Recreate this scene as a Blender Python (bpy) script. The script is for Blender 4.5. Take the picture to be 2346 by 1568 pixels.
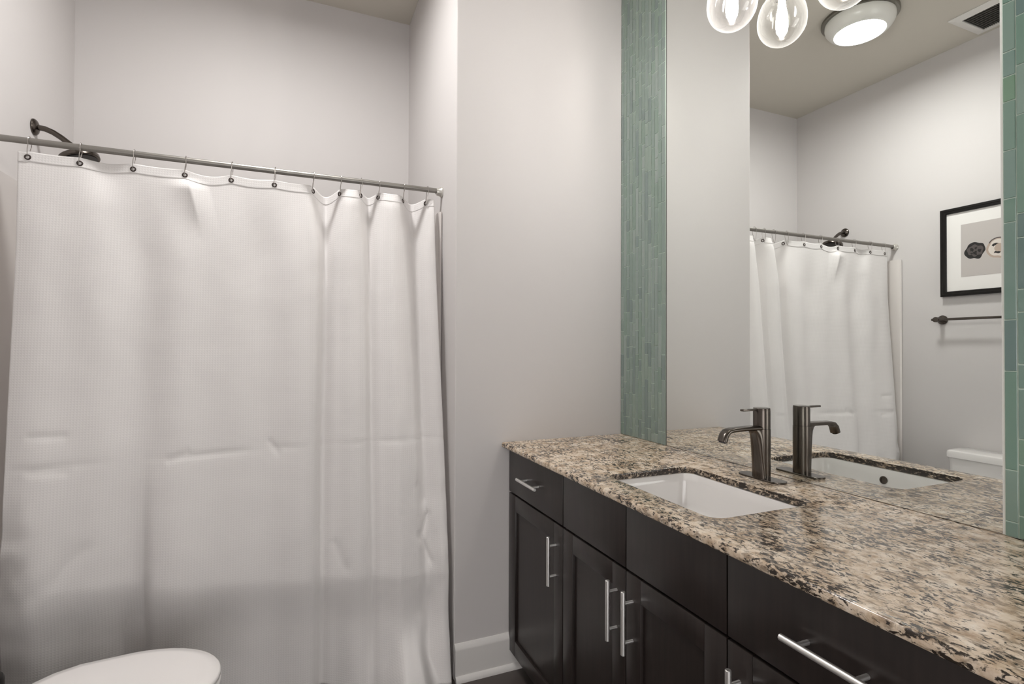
import bpy, bmesh, math, random
from mathutils import Vector, Matrix, noise

for o in list(bpy.data.objects):
    bpy.data.objects.remove(o, do_unlink=True)
S = bpy.context.scene
COL = S.collection
PI = math.pi
random.seed(7)

# ------------------------------------------------------------------ camera
cam_d = bpy.data.cameras.new('camera')
cam_d.sensor_fit = 'HORIZONTAL'
cam_d.sensor_width = 36.0
cam_d.lens = 1196.55 / 2346 * 36.0
cam_d.clip_start = 0.02
cam = bpy.data.objects.new('camera', cam_d)
COL.objects.link(cam)
cam.matrix_world = (Matrix.Translation((0, 0, 1.316)) @ Matrix.Rotation(math.radians(-22.681), 4, 'Z')
                    @ Matrix.Rotation(math.radians(90.6255), 4, 'X') @ Matrix.Rotation(math.radians(0.2206), 4, 'Z'))
S.camera = cam

# ------------------------------------------------------------------ world and exposure
w = bpy.data.worlds.new('world')
S.world = w
w.use_nodes = True
w.node_tree.nodes['Background'].inputs['Color'].default_value = (1.0, 0.975, 0.96, 1)
w.node_tree.nodes['Background'].inputs['Strength'].default_value = 3.1      # fill light, let in through an added unseen doorway behind the camera
S.view_settings.view_transform = 'Standard'
S.view_settings.look = 'None'
S.view_settings.gamma = 1.0
S.view_settings.use_curve_mapping = False
S.view_settings.exposure = 0.33

LAMP_COL = (1.0, 0.985, 0.965)
CEILING_LAMP = 118.0     # emission of the ceiling lamp's diffuser
BULB = 185.0             # emission of each vanity bulb

# ------------------------------------------------------------------ key planes of the room (metres)
XM, XL, XC = 1.378, -0.931, 0.593      # mirror wall, toilet wall, corner of the tub alcove
YE, YB, YR = 2.003, 2.951, 2.219       # end wall, back of the alcove, curtain rod
YF = -1.30                             # wall behind the camera
ZC = 3.150                             # ceiling
ZT = 0.927                             # vanity worktop
FX = 0.825                             # vanity fronts

# ------------------------------------------------------------------ materials
def mat(name, col=(0.8, 0.8, 0.8), rough=0.5, metal=0.0, spec=0.5, coat=0.0, coat_rough=0.1):
    m = bpy.data.materials.new(name)
    m.use_nodes = True
    b = m.node_tree.nodes['Principled BSDF']
    b.inputs['Base Color'].default_value = (*col, 1)
    b.inputs['Roughness'].default_value = rough
    b.inputs['Metallic'].default_value = metal
    b.inputs['Specular IOR Level'].default_value = spec
    b.inputs['Coat Weight'].default_value = coat
    b.inputs['Coat Roughness'].default_value = coat_rough
    return m

def nodes(m):
    return m.node_tree.nodes, m.node_tree.links, m.node_tree.nodes['Principled BSDF']

def add_noise_bump(m, scale=200.0, strength=0.1, dist=0.001, detail=3.0, stretch=(1, 1, 1)):
    N, L, b = nodes(m)
    tc = N.new('ShaderNodeTexCoord'); mp = N.new('ShaderNodeMapping')
    mp.inputs['Scale'].default_value = stretch
    nz = N.new('ShaderNodeTexNoise'); nz.inputs['Scale'].default_value = scale
    nz.inputs['Detail'].default_value = detail
    bp = N.new('ShaderNodeBump'); bp.inputs['Strength'].default_value = strength
    bp.inputs['Distance'].default_value = dist
    L.new(tc.outputs['Object'], mp.inputs['Vector']); L.new(mp.outputs['Vector'], nz.inputs['Vector'])
    L.new(nz.outputs['Fac'], bp.inputs['Height']); L.new(bp.outputs['Normal'], b.inputs['Normal'])
    return m

M = {}
M['wall'] = add_noise_bump(mat('wall_paint', (0.625, 0.60, 0.592), 0.6, spec=0.25), 260, 0.06, 0.0008)
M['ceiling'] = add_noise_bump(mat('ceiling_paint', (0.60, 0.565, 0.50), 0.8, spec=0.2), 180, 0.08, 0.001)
M['trim'] = mat('trim_paint', (0.70, 0.68, 0.66), 0.22, spec=0.5)
M['porcelain'] = mat('porcelain', (0.82, 0.80, 0.785), 0.12, coat=0.4, coat_rough=0.05)
M['seat'] = mat('seat_plastic', (0.86, 0.83, 0.82), 0.25)
M['acrylic'] = mat('tub_acrylic', (0.70, 0.66, 0.635), 0.22, coat=0.3)
M['nickel'] = add_noise_bump(mat('dark_brushed_nickel', (0.115, 0.10, 0.088), 0.24, metal=1.0), 90, 0.05, 0.0004, 2, (1, 1, 0.05))
M['chrome'] = mat('satin_chrome', (0.90, 0.885, 0.87), 0.42, metal=1.0)
M['rod'] = mat('rod_steel', (0.30, 0.285, 0.265), 0.45, metal=1.0)
M['wire'] = mat('ring_wire', (0.45, 0.42, 0.40), 0.3, metal=1.0)
M['grommet'] = mat('grommet_metal', (0.085, 0.07, 0.065), 0.35, metal=1.0)
M['black_frame'] = mat('black_frame_lacquer', (0.008, 0.007, 0.006), 0.45, spec=0.25)
M['matboard'] = mat('mat_board', (0.80, 0.78, 0.76), 0.8)
M['dark_plastic'] = mat('dark_plastic', (0.012, 0.011, 0.010), 0.35)
M['steel_drum'] = mat('fixture_satin', (0.62, 0.60, 0.56), 0.35, metal=0.7)
M['drum_white'] = mat('drum_white', (0.78, 0.77, 0.73), 0.3, coat=0.3)
M['fixture_rim'] = mat('fixture_rim_nickel', (0.20, 0.19, 0.165), 0.3, metal=1.0)
M['vent_white'] = mat('vent_white', (0.74, 0.72, 0.69), 0.5)
M['vent_dark'] = mat('vent_dark', (0.07, 0.068, 0.06), 0.7)
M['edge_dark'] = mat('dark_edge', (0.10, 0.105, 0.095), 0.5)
M['caulk'] = mat('caulk', (0.74, 0.75, 0.72), 0.45)
M['door'] = mat('door_paint', (0.72, 0.70, 0.68), 0.35)
M['grout'] = mat('tile_grout', (0.50, 0.60, 0.52), 0.6)

def emission(name, col, strength):
    m = bpy.data.materials.new(name); m.use_nodes = True
    N = m.node_tree.nodes; N.clear()
    e = N.new('ShaderNodeEmission'); e.inputs['Color'].default_value = (*col, 1)
    e.inputs['Strength'].default_value = strength
    o = N.new('ShaderNodeOutputMaterial'); m.node_tree.links.new(e.outputs[0], o.inputs['Surface'])
    return m
M['diffuser'] = emission('lit_diffuser', LAMP_COL, CEILING_LAMP)
M['bulb'] = emission('lit_bulb', (1.0, 0.975, 0.945), BULB)

def mirror_mat():
    m = bpy.data.materials.new('mirror_silver'); m.use_nodes = True
    N = m.node_tree.nodes; N.clear()
    g = N.new('ShaderNodeBsdfGlossy'); g.inputs['Roughness'].default_value = 0.0
    g.inputs['Color'].default_value = (0.90, 0.925, 0.905, 1)
    o = N.new('ShaderNodeOutputMaterial'); m.node_tree.links.new(g.outputs[0], o.inputs['Surface'])
    return m
M['mirror'] = mirror_mat()

def globe_mat():
    m = bpy.data.materials.new('clear_globe_glass'); m.use_nodes = True
    N = m.node_tree.nodes; L = m.node_tree.links; N.clear()
    lw = N.new('ShaderNodeLayerWeight'); lw.inputs['Blend'].default_value = 0.28
    t = N.new('ShaderNodeBsdfTransparent'); t.inputs['Color'].default_value = (0.95, 0.94, 0.93, 1)
    g = N.new('ShaderNodeBsdfGlossy'); g.inputs['Roughness'].default_value = 0.06
    tr = N.new('ShaderNodeBsdfTranslucent'); tr.inputs['Color'].default_value = (0.9, 0.86, 0.84, 1)
    ad = N.new('ShaderNodeMixShader'); ad.inputs['Fac'].default_value = 0.06
    mx = N.new('ShaderNodeMixShader'); o = N.new('ShaderNodeOutputMaterial')
    mr = N.new('ShaderNodeMapRange'); mr.inputs['To Min'].default_value = 0.03; mr.inputs['To Max'].default_value = 0.75
    L.new(lw.outputs['Facing'], mr.inputs['Value'])
    L.new(g.outputs[0], ad.inputs[1]); L.new(tr.outputs[0], ad.inputs[2])
    L.new(mr.outputs[0], mx.inputs['Fac']); L.new(t.outputs[0], mx.inputs[1]); L.new(ad.outputs[0], mx.inputs[2])
    L.new(mx.outputs[0], o.inputs['Surface'])
    return m
M['globe'] = globe_mat()

def wood():
    m = mat('espresso_wood', (0.02, 0.014, 0.012), 0.34, spec=0.4, coat=0.14, coat_rough=0.2)
    N, L, b = nodes(m)
    tc = N.new('ShaderNodeTexCoord'); mp = N.new('ShaderNodeMapping')
    mp.inputs['Scale'].default_value = (30, 30, 2.2)
    nz = N.new('ShaderNodeTexNoise'); nz.inputs['Scale'].default_value = 3.0; nz.inputs['Detail'].default_value = 6
    cr = N.new('ShaderNodeValToRGB')
    cr.color_ramp.elements[0].color = (0.0185, 0.0135, 0.012, 1); cr.color_ramp.elements[0].position = 0.35
    cr.color_ramp.elements[1].color = (0.026, 0.0185, 0.0165, 1); cr.color_ramp.elements[1].position = 0.7
    L.new(tc.outputs['Object'], mp.inputs['Vector']); L.new(mp.outputs['Vector'], nz.inputs['Vector'])
    L.new(nz.outputs['Fac'], cr.inputs['Fac']); L.new(cr.outputs['Color'], b.inputs['Base Color'])
    return m
M['wood'] = wood()

def granite(name='speckled_granite', shift=0.0):
    m = mat(name, (0.6, 0.5, 0.4), 0.19, spec=0.5, coat=0.1)
    N, L, b = nodes(m)
    tc = N.new('ShaderNodeTexCoord')
    def mapping(scale, rot=0.0):
        mp = N.new('ShaderNodeMapping'); mp.inputs['Scale'].default_value = scale
        mp.inputs['Rotation'].default_value = (0, 0, rot)
        L.new(tc.outputs['Object'], mp.inputs['Vector']); return mp
    def nz(mp, scale, detail, rough=0.55, dist=0.0):
        n = N.new('ShaderNodeTexNoise'); n.inputs['Scale'].default_value = scale
        n.inputs['Detail'].default_value = detail; n.inputs['Roughness'].default_value = rough
        n.inputs['Distortion'].default_value = dist
        L.new(mp.outputs['Vector'], n.inputs['Vector']); return n
    def ramp(stops):
        r = N.new('ShaderNodeValToRGB'); e = r.color_ramp.elements
        while len(e) < len(stops): e.new(0.5)
        for el, (p, c) in zip(e, stops): el.position = p; el.color = (*c, 1)
        return r
    base_n = nz(mapping((1, 1, 1)), 34, 5, 0.6)
    base = ramp([(0.30, (0.34, 0.235, 0.15)), (0.43, (0.56, 0.435, 0.315)), (0.55, (0.70, 0.58, 0.455)), (0.70, (0.78, 0.69, 0.585))])
    L.new(base_n.outputs['Fac'], base.inputs['Fac'])
    # grey-brown veils
    veil_n = nz(mapping((1.0, 0.45, 1), 0.5), 75, 5, 0.68, 0.6)
    veil = ramp([(0.50 - shift, (0, 0, 0)), (0.62 - shift, (1, 1, 1))])
    L.new(veil_n.outputs['Fac'], veil.inputs['Fac'])
    mix1 = N.new('ShaderNodeMix'); mix1.data_type = 'RGBA'
    mul1 = N.new('ShaderNodeMath'); mul1.operation = 'MULTIPLY'; mul1.inputs[1].default_value = 0.72
    L.new(veil.outputs['Color'], mul1.inputs[0]); L.new(mul1.outputs[0], mix1.inputs[0])
    L.new(base.outputs['Color'], mix1.inputs[6]); mix1.inputs[7].default_value = (0.17, 0.122, 0.085, 1)
    # black flecks, clustered
    fl_n = nz(mapping((1.0, 0.5, 1), 0.5), 128, 4, 0.66, 0.6)
    cl_n = nz(mapping((1, 1, 1)), 9, 3)
    sub = N.new('ShaderNodeMath'); sub.operation = 'MULTIPLY_ADD'
    L.new(cl_n.outputs['Fac'], sub.inputs[0]); sub.inputs[1].default_value = 0.36
    L.new(fl_n.outputs['Fac'], sub.inputs[2])
    fl = ramp([(0.70 - shift, (0, 0, 0)), (0.765 - shift, (1, 1, 1))])
    L.new(sub.outputs[0], fl.inputs['Fac'])
    mix2 = N.new('ShaderNodeMix'); mix2.data_type = 'RGBA'
    L.new(fl.outputs['Color'], mix2.inputs[0]); L.new(mix1.outputs[2], mix2.inputs[6])
    mix2.inputs[7].default_value = (0.03, 0.022, 0.017, 1)
    L.new(mix2.outputs[2], b.inputs['Base Color'])
    return m
M['granite'] = granite()
M['granite_cut'] = granite('granite_cut_edge', 0.105)

def fabric():
    m = mat('waffle_weave_cotton', (0.835, 0.81, 0.80), 0.85, spec=0.15)
    N, L, b = nodes(m)
    tc = N.new('ShaderNodeTexCoord'); sp = N.new('ShaderNodeSeparateXYZ')
    L.new(tc.outputs['Object'], sp.inputs[0])
    def wave(axis, period):
        k = N.new('ShaderNodeMath'); k.operation = 'MULTIPLY'; k.inputs[1].default_value = 2 * PI / period
        s = N.new('ShaderNodeMath'); s.operation = 'SINE'
        L.new(sp.outputs[axis], k.inputs[0]); L.new(k.outputs[0], s.inputs[0]); return s
    a = wave('X', 0.0085); c = wave('Z', 0.0085)
    mx = N.new('ShaderNodeMath'); mx.operation = 'MAXIMUM'
    L.new(a.outputs[0], mx.inputs[0]); L.new(c.outputs[0], mx.inputs[1])
    bp = N.new('ShaderNodeBump'); bp.inputs['Strength'].default_value = 0.15; bp.inputs['Distance'].default_value = 0.0012
    L.new(mx.outputs[0], bp.inputs['Height']); L.new(bp.outputs['Normal'], b.inputs['Normal'])
    tl = N.new('ShaderNodeBsdfTranslucent'); tl.inputs['Color'].default_value = (0.78, 0.75, 0.73, 1)
    mix = N.new('ShaderNodeMixShader'); mix.inputs['Fac'].default_value = 0.12
    out = N['Material Output']
    L.new(b.outputs[0], mix.inputs[1]); L.new(tl.outputs[0], mix.inputs[2]); L.new(mix.outputs[0], out.inputs['Surface'])
    return m
M['fabric'] = fabric()

def floor_mat():
    m = mat('dark_floor_tile', (0.06, 0.05, 0.045), 0.35)
    N, L, b = nodes(m)
    tc = N.new('ShaderNodeTexCoord'); br = N.new('ShaderNodeTexBrick')
    br.offset = 0.5; br.inputs['Scale'].default_value = 1.0
    br.inputs['Brick Width'].default_value = 0.60; br.inputs['Row Height'].default_value = 0.30
    br.inputs['Mortar Size'].default_value = 0.003
    br.inputs['Color1'].default_value = (0.075, 0.062, 0.056, 1); br.inputs['Color2'].default_value = (0.06, 0.05, 0.046, 1)
    br.inputs['Mortar'].default_value = (0.03, 0.026, 0.024, 1)
    L.new(tc.outputs['Object'], br.inputs['Vector']); L.new(br.outputs['Color'], b.inputs['Base Color'])
    return m
M['floor'] = floor_mat()

GLASS_TILES = []
for k, c in enumerate([(0.158, 0.258, 0.208), (0.176, 0.268, 0.232), (0.205, 0.295, 0.252), (0.15, 0.262, 0.175), (0.14, 0.212, 0.20), (0.178, 0.282, 0.215)]):
    GLASS_TILES.append(mat('sea_green_glass_tile' + 'abcdef'[k], c, 0.16, coat=0.5, coat_rough=0.05))

GREY_TILES = []
for k, c in enumerate([(0.205, 0.268, 0.236), (0.222, 0.280, 0.254), (0.25, 0.305, 0.278), (0.195, 0.265, 0.222), (0.175, 0.228, 0.212), (0.228, 0.292, 0.25)]):
    GREY_TILES.append(mat('grey_green_glass_tile' + 'abcdef'[k], c, 0.2, coat=0.6, coat_rough=0.08))

# ------------------------------------------------------------------ mesh helpers (all coordinates are world metres)
def V(*a): return Vector(a)

def box(bm, lo, hi, bevel=0.0, seg=2, mi=0):
    vs = [bm.verts.new((x, y, z)) for x in (lo[0], hi[0]) for y in (lo[1], hi[1]) for z in (lo[2], hi[2])]
    fs = []
    for idx in ((0, 1, 3, 2), (4, 6, 7, 5), (0, 4, 5, 1), (2, 3, 7, 6), (0, 2, 6, 4), (1, 5, 7, 3)):
        f = bm.faces.new([vs[i] for i in idx]); f.material_index = mi; fs.append(f)
    if bevel > 0:
        es = list({e for f in fs for e in f.edges})
        bmesh.ops.bevel(bm, geom=es, offset=bevel, segments=seg, affect='EDGES', profile=0.5, material=-1)

def loft(bm, loops, cap0=True, cap1=True, mi=0, closed=True):
    R = [[bm.verts.new(p) for p in lp] for lp in loops]
    n = len(R[0])
    for a, b in zip(R[:-1], R[1:]):
        for i in range(n if closed else n - 1):
            j = (i + 1) % n
            f = bm.faces.new((a[i], a[j], b[j], b[i])); f.material_index = mi
    if cap0: bm.faces.new(list(reversed(R[0]))).material_index = mi
    if cap1: bm.faces.new(R[-1]).material_index = mi
    return R

def frame_of(d):
    d = d.normalized()
    u = d.orthogonal().normalized() if abs(d.z) > 0.99 else d.cross(V(0, 0, 1)).normalized()
    return u, d.cross(u).normalized()

def ring(c, u, v, r, n, ru=1.0, rv=1.0):
    return [c + u * (r * ru * math.cos(2 * PI * i / n)) + v * (r * rv * math.sin(2 * PI * i / n)) for i in range(n)]

def cyl(bm, p0, p1, r0, r1=None, n=24, bev=0.0, mi=0):
    p0, p1 = Vector(p0), Vector(p1); r1 = r0 if r1 is None else r1
    d = (p1 - p0).normalized(); u, v = frame_of(d)
    if bev:
        loops = [ring(p0, u, v, r0 - bev, n), ring(p0 + d * bev, u, v, r0, n), ring(p1 - d * bev, u, v, r1, n), ring(p1, u, v, r1 - bev, n)]
    else:
        loops = [ring(p0, u, v, r0, n), ring(p1, u, v, r1, n)]
    loft(bm, loops, mi=mi)

def tube(bm, pts, r, n=12, closed=False, mi=0):
    pts = [Vector(p) for p in pts]; N = len(pts)
    rr = r if isinstance(r, (list, tuple)) else [r] * N
    loops = []; u = None
    for i in range(N):
        a = pts[(i - 1) % N] if (closed or i > 0) else pts[0]
        b = pts[(i + 1) % N] if (closed or i < N - 1) else pts[-1]
        d = (b - a).normalized()
        if u is None: u, v = frame_of(d)
        u = (u - d * u.dot(d)).normalized(); v = d.cross(u)
        loops.append(ring(pts[i], u, v, rr[i], n))
    if closed: loops.append(loops[0])
    R = loft(bm, loops, cap0=not closed, cap1=not closed, mi=mi)
    if closed: bmesh.ops.remove_doubles(bm, verts=R[0] + R[-1], dist=1e-6)

def lathe(bm, prof, c, axis='Z', n=40, mi=0):
    """prof: (radius, height) pairs; closes at radius 0"""
    c = Vector(c); ax = Vector(axis) if not isinstance(axis, str) else {'X': V(1, 0, 0), 'Y': V(0, 1, 0), 'Z': V(0, 0, 1)}[axis]
    u, v = frame_of(ax); rows = []
    for r, h in prof:
        p = c + ax.normalized() * h
        rows.append([bm.verts.new(p)] if r < 1e-6 else [bm.verts.new(q) for q in ring(p, u, v, r, n)])
    for a, b in zip(rows[:-1], rows[1:]):
        for i in range(n):
            j = (i + 1) % n
            if len(a) == 1 and len(b) == 1: continue
            vs = (a[0], b[j], b[i]) if len(a) == 1 else ((a[i], a[j], b[0]) if len(b) == 1 else (a[i], a[j], b[j], b[i]))
            bm.faces.new(vs).material_index = mi

def rrect(cx, cy, hx, hy, r, n=8):
    """counter-clockwise rounded rectangle in plan"""
    out = []
    for sx, sy, a0 in ((1, 1, 0), (-1, 1, PI / 2), (-1, -1, PI), (1, -1, 3 * PI / 2)):
        for k in range(n + 1):
            a = a0 + PI / 2 * k / n
            out.append((cx + sx * (hx - r) + r * math.cos(a), cy + sy * (hy - r) + r * math.sin(a)))
    return out

ORIGIN = {}
def origin_of(o):
    while o.parent: o = o.parent
    return ORIGIN.get(o.name, V(0, 0, 0))

def obj(name, bm, mats, parent=None, smooth=True, angle=35, origin=None):
    """link a bmesh as ONE mesh object; vertices come in world coordinates"""
    bmesh.ops.recalc_face_normals(bm, faces=bm.faces)
    me = bpy.data.meshes.new(name)
    off = origin_of(parent) if parent else (Vector(origin) if origin else V(0, 0, 0))
    bm.transform(Matrix.Translation(-off))
    bm.to_mesh(me); bm.free()
    for m in (mats if isinstance(mats, (list, tuple)) else [mats]): me.materials.append(m)
    if smooth:
        me.polygons.foreach_set('use_smooth', [True] * len(me.polygons))
        me.set_sharp_from_angle(angle=math.radians(angle))
    o = bpy.data.objects.new(name, me); COL.objects.link(o)
    if parent: o.parent = parent
    else:
        o.location = off; ORIGIN[o.name] = off
    return o

def tag(o, label, cat, group=None):
    o['label'] = label; o['category'] = cat
    if group: o['group'] = group
    return o

def thing(name, label, cat, loc, group=None):
    o = bpy.data.objects.new(name, None); COL.objects.link(o)
    o.empty_display_size = 0.05
    o.location = loc; ORIGIN[o.name] = Vector(loc)
    return tag(o, label, cat, group)

def struct(name, bm, m, parent=None, smooth=False, label=None):
    o = obj(name, bm, m, parent, smooth)
    if parent is None: o['kind'] = 'structure'
    if label: o['label'] = label
    return o

def B(lo, hi, bevel=0.0, seg=2):
    bm = bmesh.new(); box(bm, lo, hi, bevel, seg); return bm

# ------------------------------------------------------------------ room shell
T = 0.12
struct('floor', B((XL - T, YF - T, -0.08), (XM + T, YB + T, 0.0)), M['floor'], label='dark tiled bathroom floor')
struct('ceiling', B((XL - T, YF - T, ZC), (XM + T, YB + T, ZC + 0.08)), M['ceiling'], label='shaded greige ceiling')
struct('wall_left', B((XL - T, YF - T, 0), (XL, YB + T, ZC)), M['wall'], label='pale wall behind the toilet')
struct('wall_right', B((XM + 0.006, YF - T, 0), (XM + T, YE, ZC)), M['wall'], label='pale wall behind the mirror')
struct('wall_back', B((XL, YB, 0), (XC, YB + T, ZC)), M['wall'], label='pale wall at the back of the tub alcove')
struct('wall_end', B((XC, YE, 0), (XM + T, YB + T, ZC), 0.004, 2), M['wall'], label='pale wall between tub alcove and vanity')
DX0, DX1, DZ = -0.60, 0.62, 2.10  # opening added so world light fills the room from behind
bm = bmesh.new()
box(bm, (XL, YF - T, 0), (DX0, YF, ZC)); box(bm, (DX1, YF - T, 0), (XM + 0.006, YF, ZC)); box(bm, (DX0, YF - T, DZ), (DX1, YF, ZC))
struct('wall_front', bm, M['wall'], label='pale unseen wall with a doorway added for fill light')

def baseboard(name, p0, p1, nrm):
    """profile along p0->p1, standing off the wall along nrm, with a shoe moulding"""
    prof = [(0, 0), (0.030, 0), (0.0295, 0.008), (0.026, 0.016), (0.019, 0.021), (0.0155, 0.022), (0.0155, 0.119),
            (0.0145, 0.126), (0.0095, 0.135), (0.004, 0.142), (0, 0.143)]
    bm = bmesh.new(); p0, p1, nrm = Vector(p0), Vector(p1), Vector(nrm)
    loft(bm, [[p + nrm * a + V(0, 0, h) for a, h in prof] for p in (p0, p1)])
    return struct(name, bm, M['trim'], smooth=True)
baseboard('baseboard_end', (XC + 0.002, YE, 0), (0.895, YE, 0), (0, -1, 0))
baseboard('baseboard_left', (XL, YF, 0), (XL, 2.10, 0), (1, 0, 0))
baseboard('baseboard_right', (XM + 0.006, YF, 0), (XM + 0.006, 0.27, 0), (-1, 0, 0))
baseboard('baseboard_front', (DX1 + 0.076, YF, 0), (XM, YF, 0), (0, 1, 0))

# casing of the added doorway behind the camera
bm = bmesh.new()
for lo, hi in (((DX0 - 0.075, YF, 0), (DX0, YF + 0.018, DZ + 0.075)), ((DX1, YF, 0), (DX1 + 0.075, YF + 0.018, DZ + 0.075)), ((DX0, YF, DZ), (DX1, YF + 0.018, DZ + 0.075))):
    box(bm, lo, hi, 0.004)
struct('trim_1', bm, M['trim'])

# ------------------------------------------------------------------ tub and wall surround (one moulded unit)
tub = thing('bathtub_surround', 'white moulded bathtub with wall panels, mostly hidden behind the curtain', 'bathtub', ((XL + XC) / 2, 2.55, 0))
TY0, TY1, RIM = 2.205, 2.948, 0.455
bm = bmesh.new()
cx, cy = (XL + XC) / 2, (TY0 + TY1) / 2
hx, hy = (XC - XL) / 2 - 0.004, (TY1 - TY0) / 2
loops = [[(x, y, 0.0) for x, y in rrect(cx, cy + 0.01, hx, hy - 0.01, 0.012)],
         [(x, y, RIM - 0.03) for x, y in rrect(cx, cy + 0.006, hx, hy - 0.006, 0.012)],
         [(x, y, RIM - 0.006) for x, y in rrect(cx, cy, hx, hy, 0.012)],
         [(x, y, RIM) for x, y in rrect(cx, cy, hx - 0.006, hy - 0.006, 0.012)],
         [(x, y, RIM) for x, y in rrect(cx, cy, hx - 0.075, hy - 0.075, 0.10)],
         [(x, y, RIM - 0.012) for x, y in rrect(cx, cy, hx - 0.088, hy - 0.088, 0.10)],
         [(x, y, 0.12) for x, y in rrect(cx, cy, hx - 0.15, hy - 0.13, 0.10)],
         [(x, y, 0.07) for x, y in rrect(cx, cy, hx - 0.20, hy - 0.18, 0.08)]]
loft(bm, loops)
obj('tub', bm, M['acrylic'], tub)
ZS = 1.905
def panel(pts, name):
    """upright moulded panel: pts = plan outline"""
    bm = bmesh.new()
    loft(bm, [[(x, y, RIM - 0.002) for x, y in pts], [(x, y, ZS - 0.012) for x, y in pts]], cap1=False)
    mx = sum(p[0] for p in pts) / len(pts); my = sum(p[1] for p in pts) / len(pts)
    a = [bm.verts.new((x, y, ZS - 0.012)) for x, y in pts]
    b = [bm.verts.new((x, y, ZS)) for x, y in pts]
    n = len(a)
    for i in range(n): bm.faces.new((a[i], a[(i + 1) % n], b[(i + 1) % n], b[i]))
    bm.faces.new(b)
    bmesh.ops.remove_doubles(bm, verts=bm.verts, dist=1e-5)
    return obj(name, bm, M['acrylic'], tub)
g = 0.002
panel([(XL + g, 2.176), (XL + 0.010, 2.172), (XL + 0.020, 2.178), (XL + 0.024, 2.190), (XL + 0.024, 2.23), (XL + 0.016, 2.26), (XL + 0.016, YB - g), (XL + g, YB - g)], 'side_panel')
panel([(XC - g, 2.210), (XC - 0.008, 2.206), (XC - 0.014, 2.212), (XC - 0.016, 2.222), (XC - 0.016, YB - g), (XC - g, YB - g)], 'side_panel')
panel([(XL + 0.018, YB - 0.018), (XC - 0.018, YB - 0.018), (XC - 0.018, YB - g), (XL + 0.018, YB - g)], 'back_panel')

# ------------------------------------------------------------------ curtain rod
rod = thing('shower_rod', 'grey metal shower curtain rod spanning the tub alcove', 'curtain rod', (XL, YR, 1.998))
ZR = 1.998
bm = bmesh.new(); cyl(bm, (XL + 0.001, YR, ZR), (XC - 0.012, YR, ZR), 0.0108, n=28)
obj('tube', bm, M['rod'], rod)
for x0, sgn in ((XL + 0.0006, 1), (XC - 0.0006, -1)):
    bm = bmesh.new(); lathe(bm, [(0, 0), (0.023, 0), (0.023, 0.004), (0.018, 0.010), (0.0155, 0.024), (0.0108, 0.026)], (x0, YR, ZR - 0.004), (sgn, 0, 0), 28)
    obj('end_bracket', bm, M['steel_drum'], rod)

# ------------------------------------------------------------------ shower curtain
HOOK = [-0.820, -0.682, -0.529, -0.372, -0.222, -0.074, 0.066, 0.170, 0.250, 0.323, 0.426, 0.526]
ZG, ZTOP = 1.943, 1.962
XA, XZ = -0.846, 0.556
def smooth01(t):
    t = max(0.0, min(1.0, t)); return t * t * (3 - 2 * t)
def gauss(x, c, s): return math.exp(-((x - c) / s) ** 2)
CREASE = ((0.505, 0.640, 0.475, 0.560, 0.007, 0.012), (0.470, 0.565, 0.510, 0.470, 0.007, 0.010), (0.470, 0.760, 0.490, 0.700, 0.008, 0.008),
          (-0.345, 0.945, -0.395, 0.915, 0.009, 0.0045), (-0.080, 0.960, -0.050, 0.915, 0.009, 0.0045), (-0.750, 0.520, -0.640, 0.640, 0.016, 0.005),
          (0.155, 0.560, 0.190, 0.470, 0.013, 0.005), (-0.780, 1.02, -0.700, 1.018, 0.008, 0.005), (-0.775, 0.905, -0.690, 0.900, 0.008, 0.005))
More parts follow.
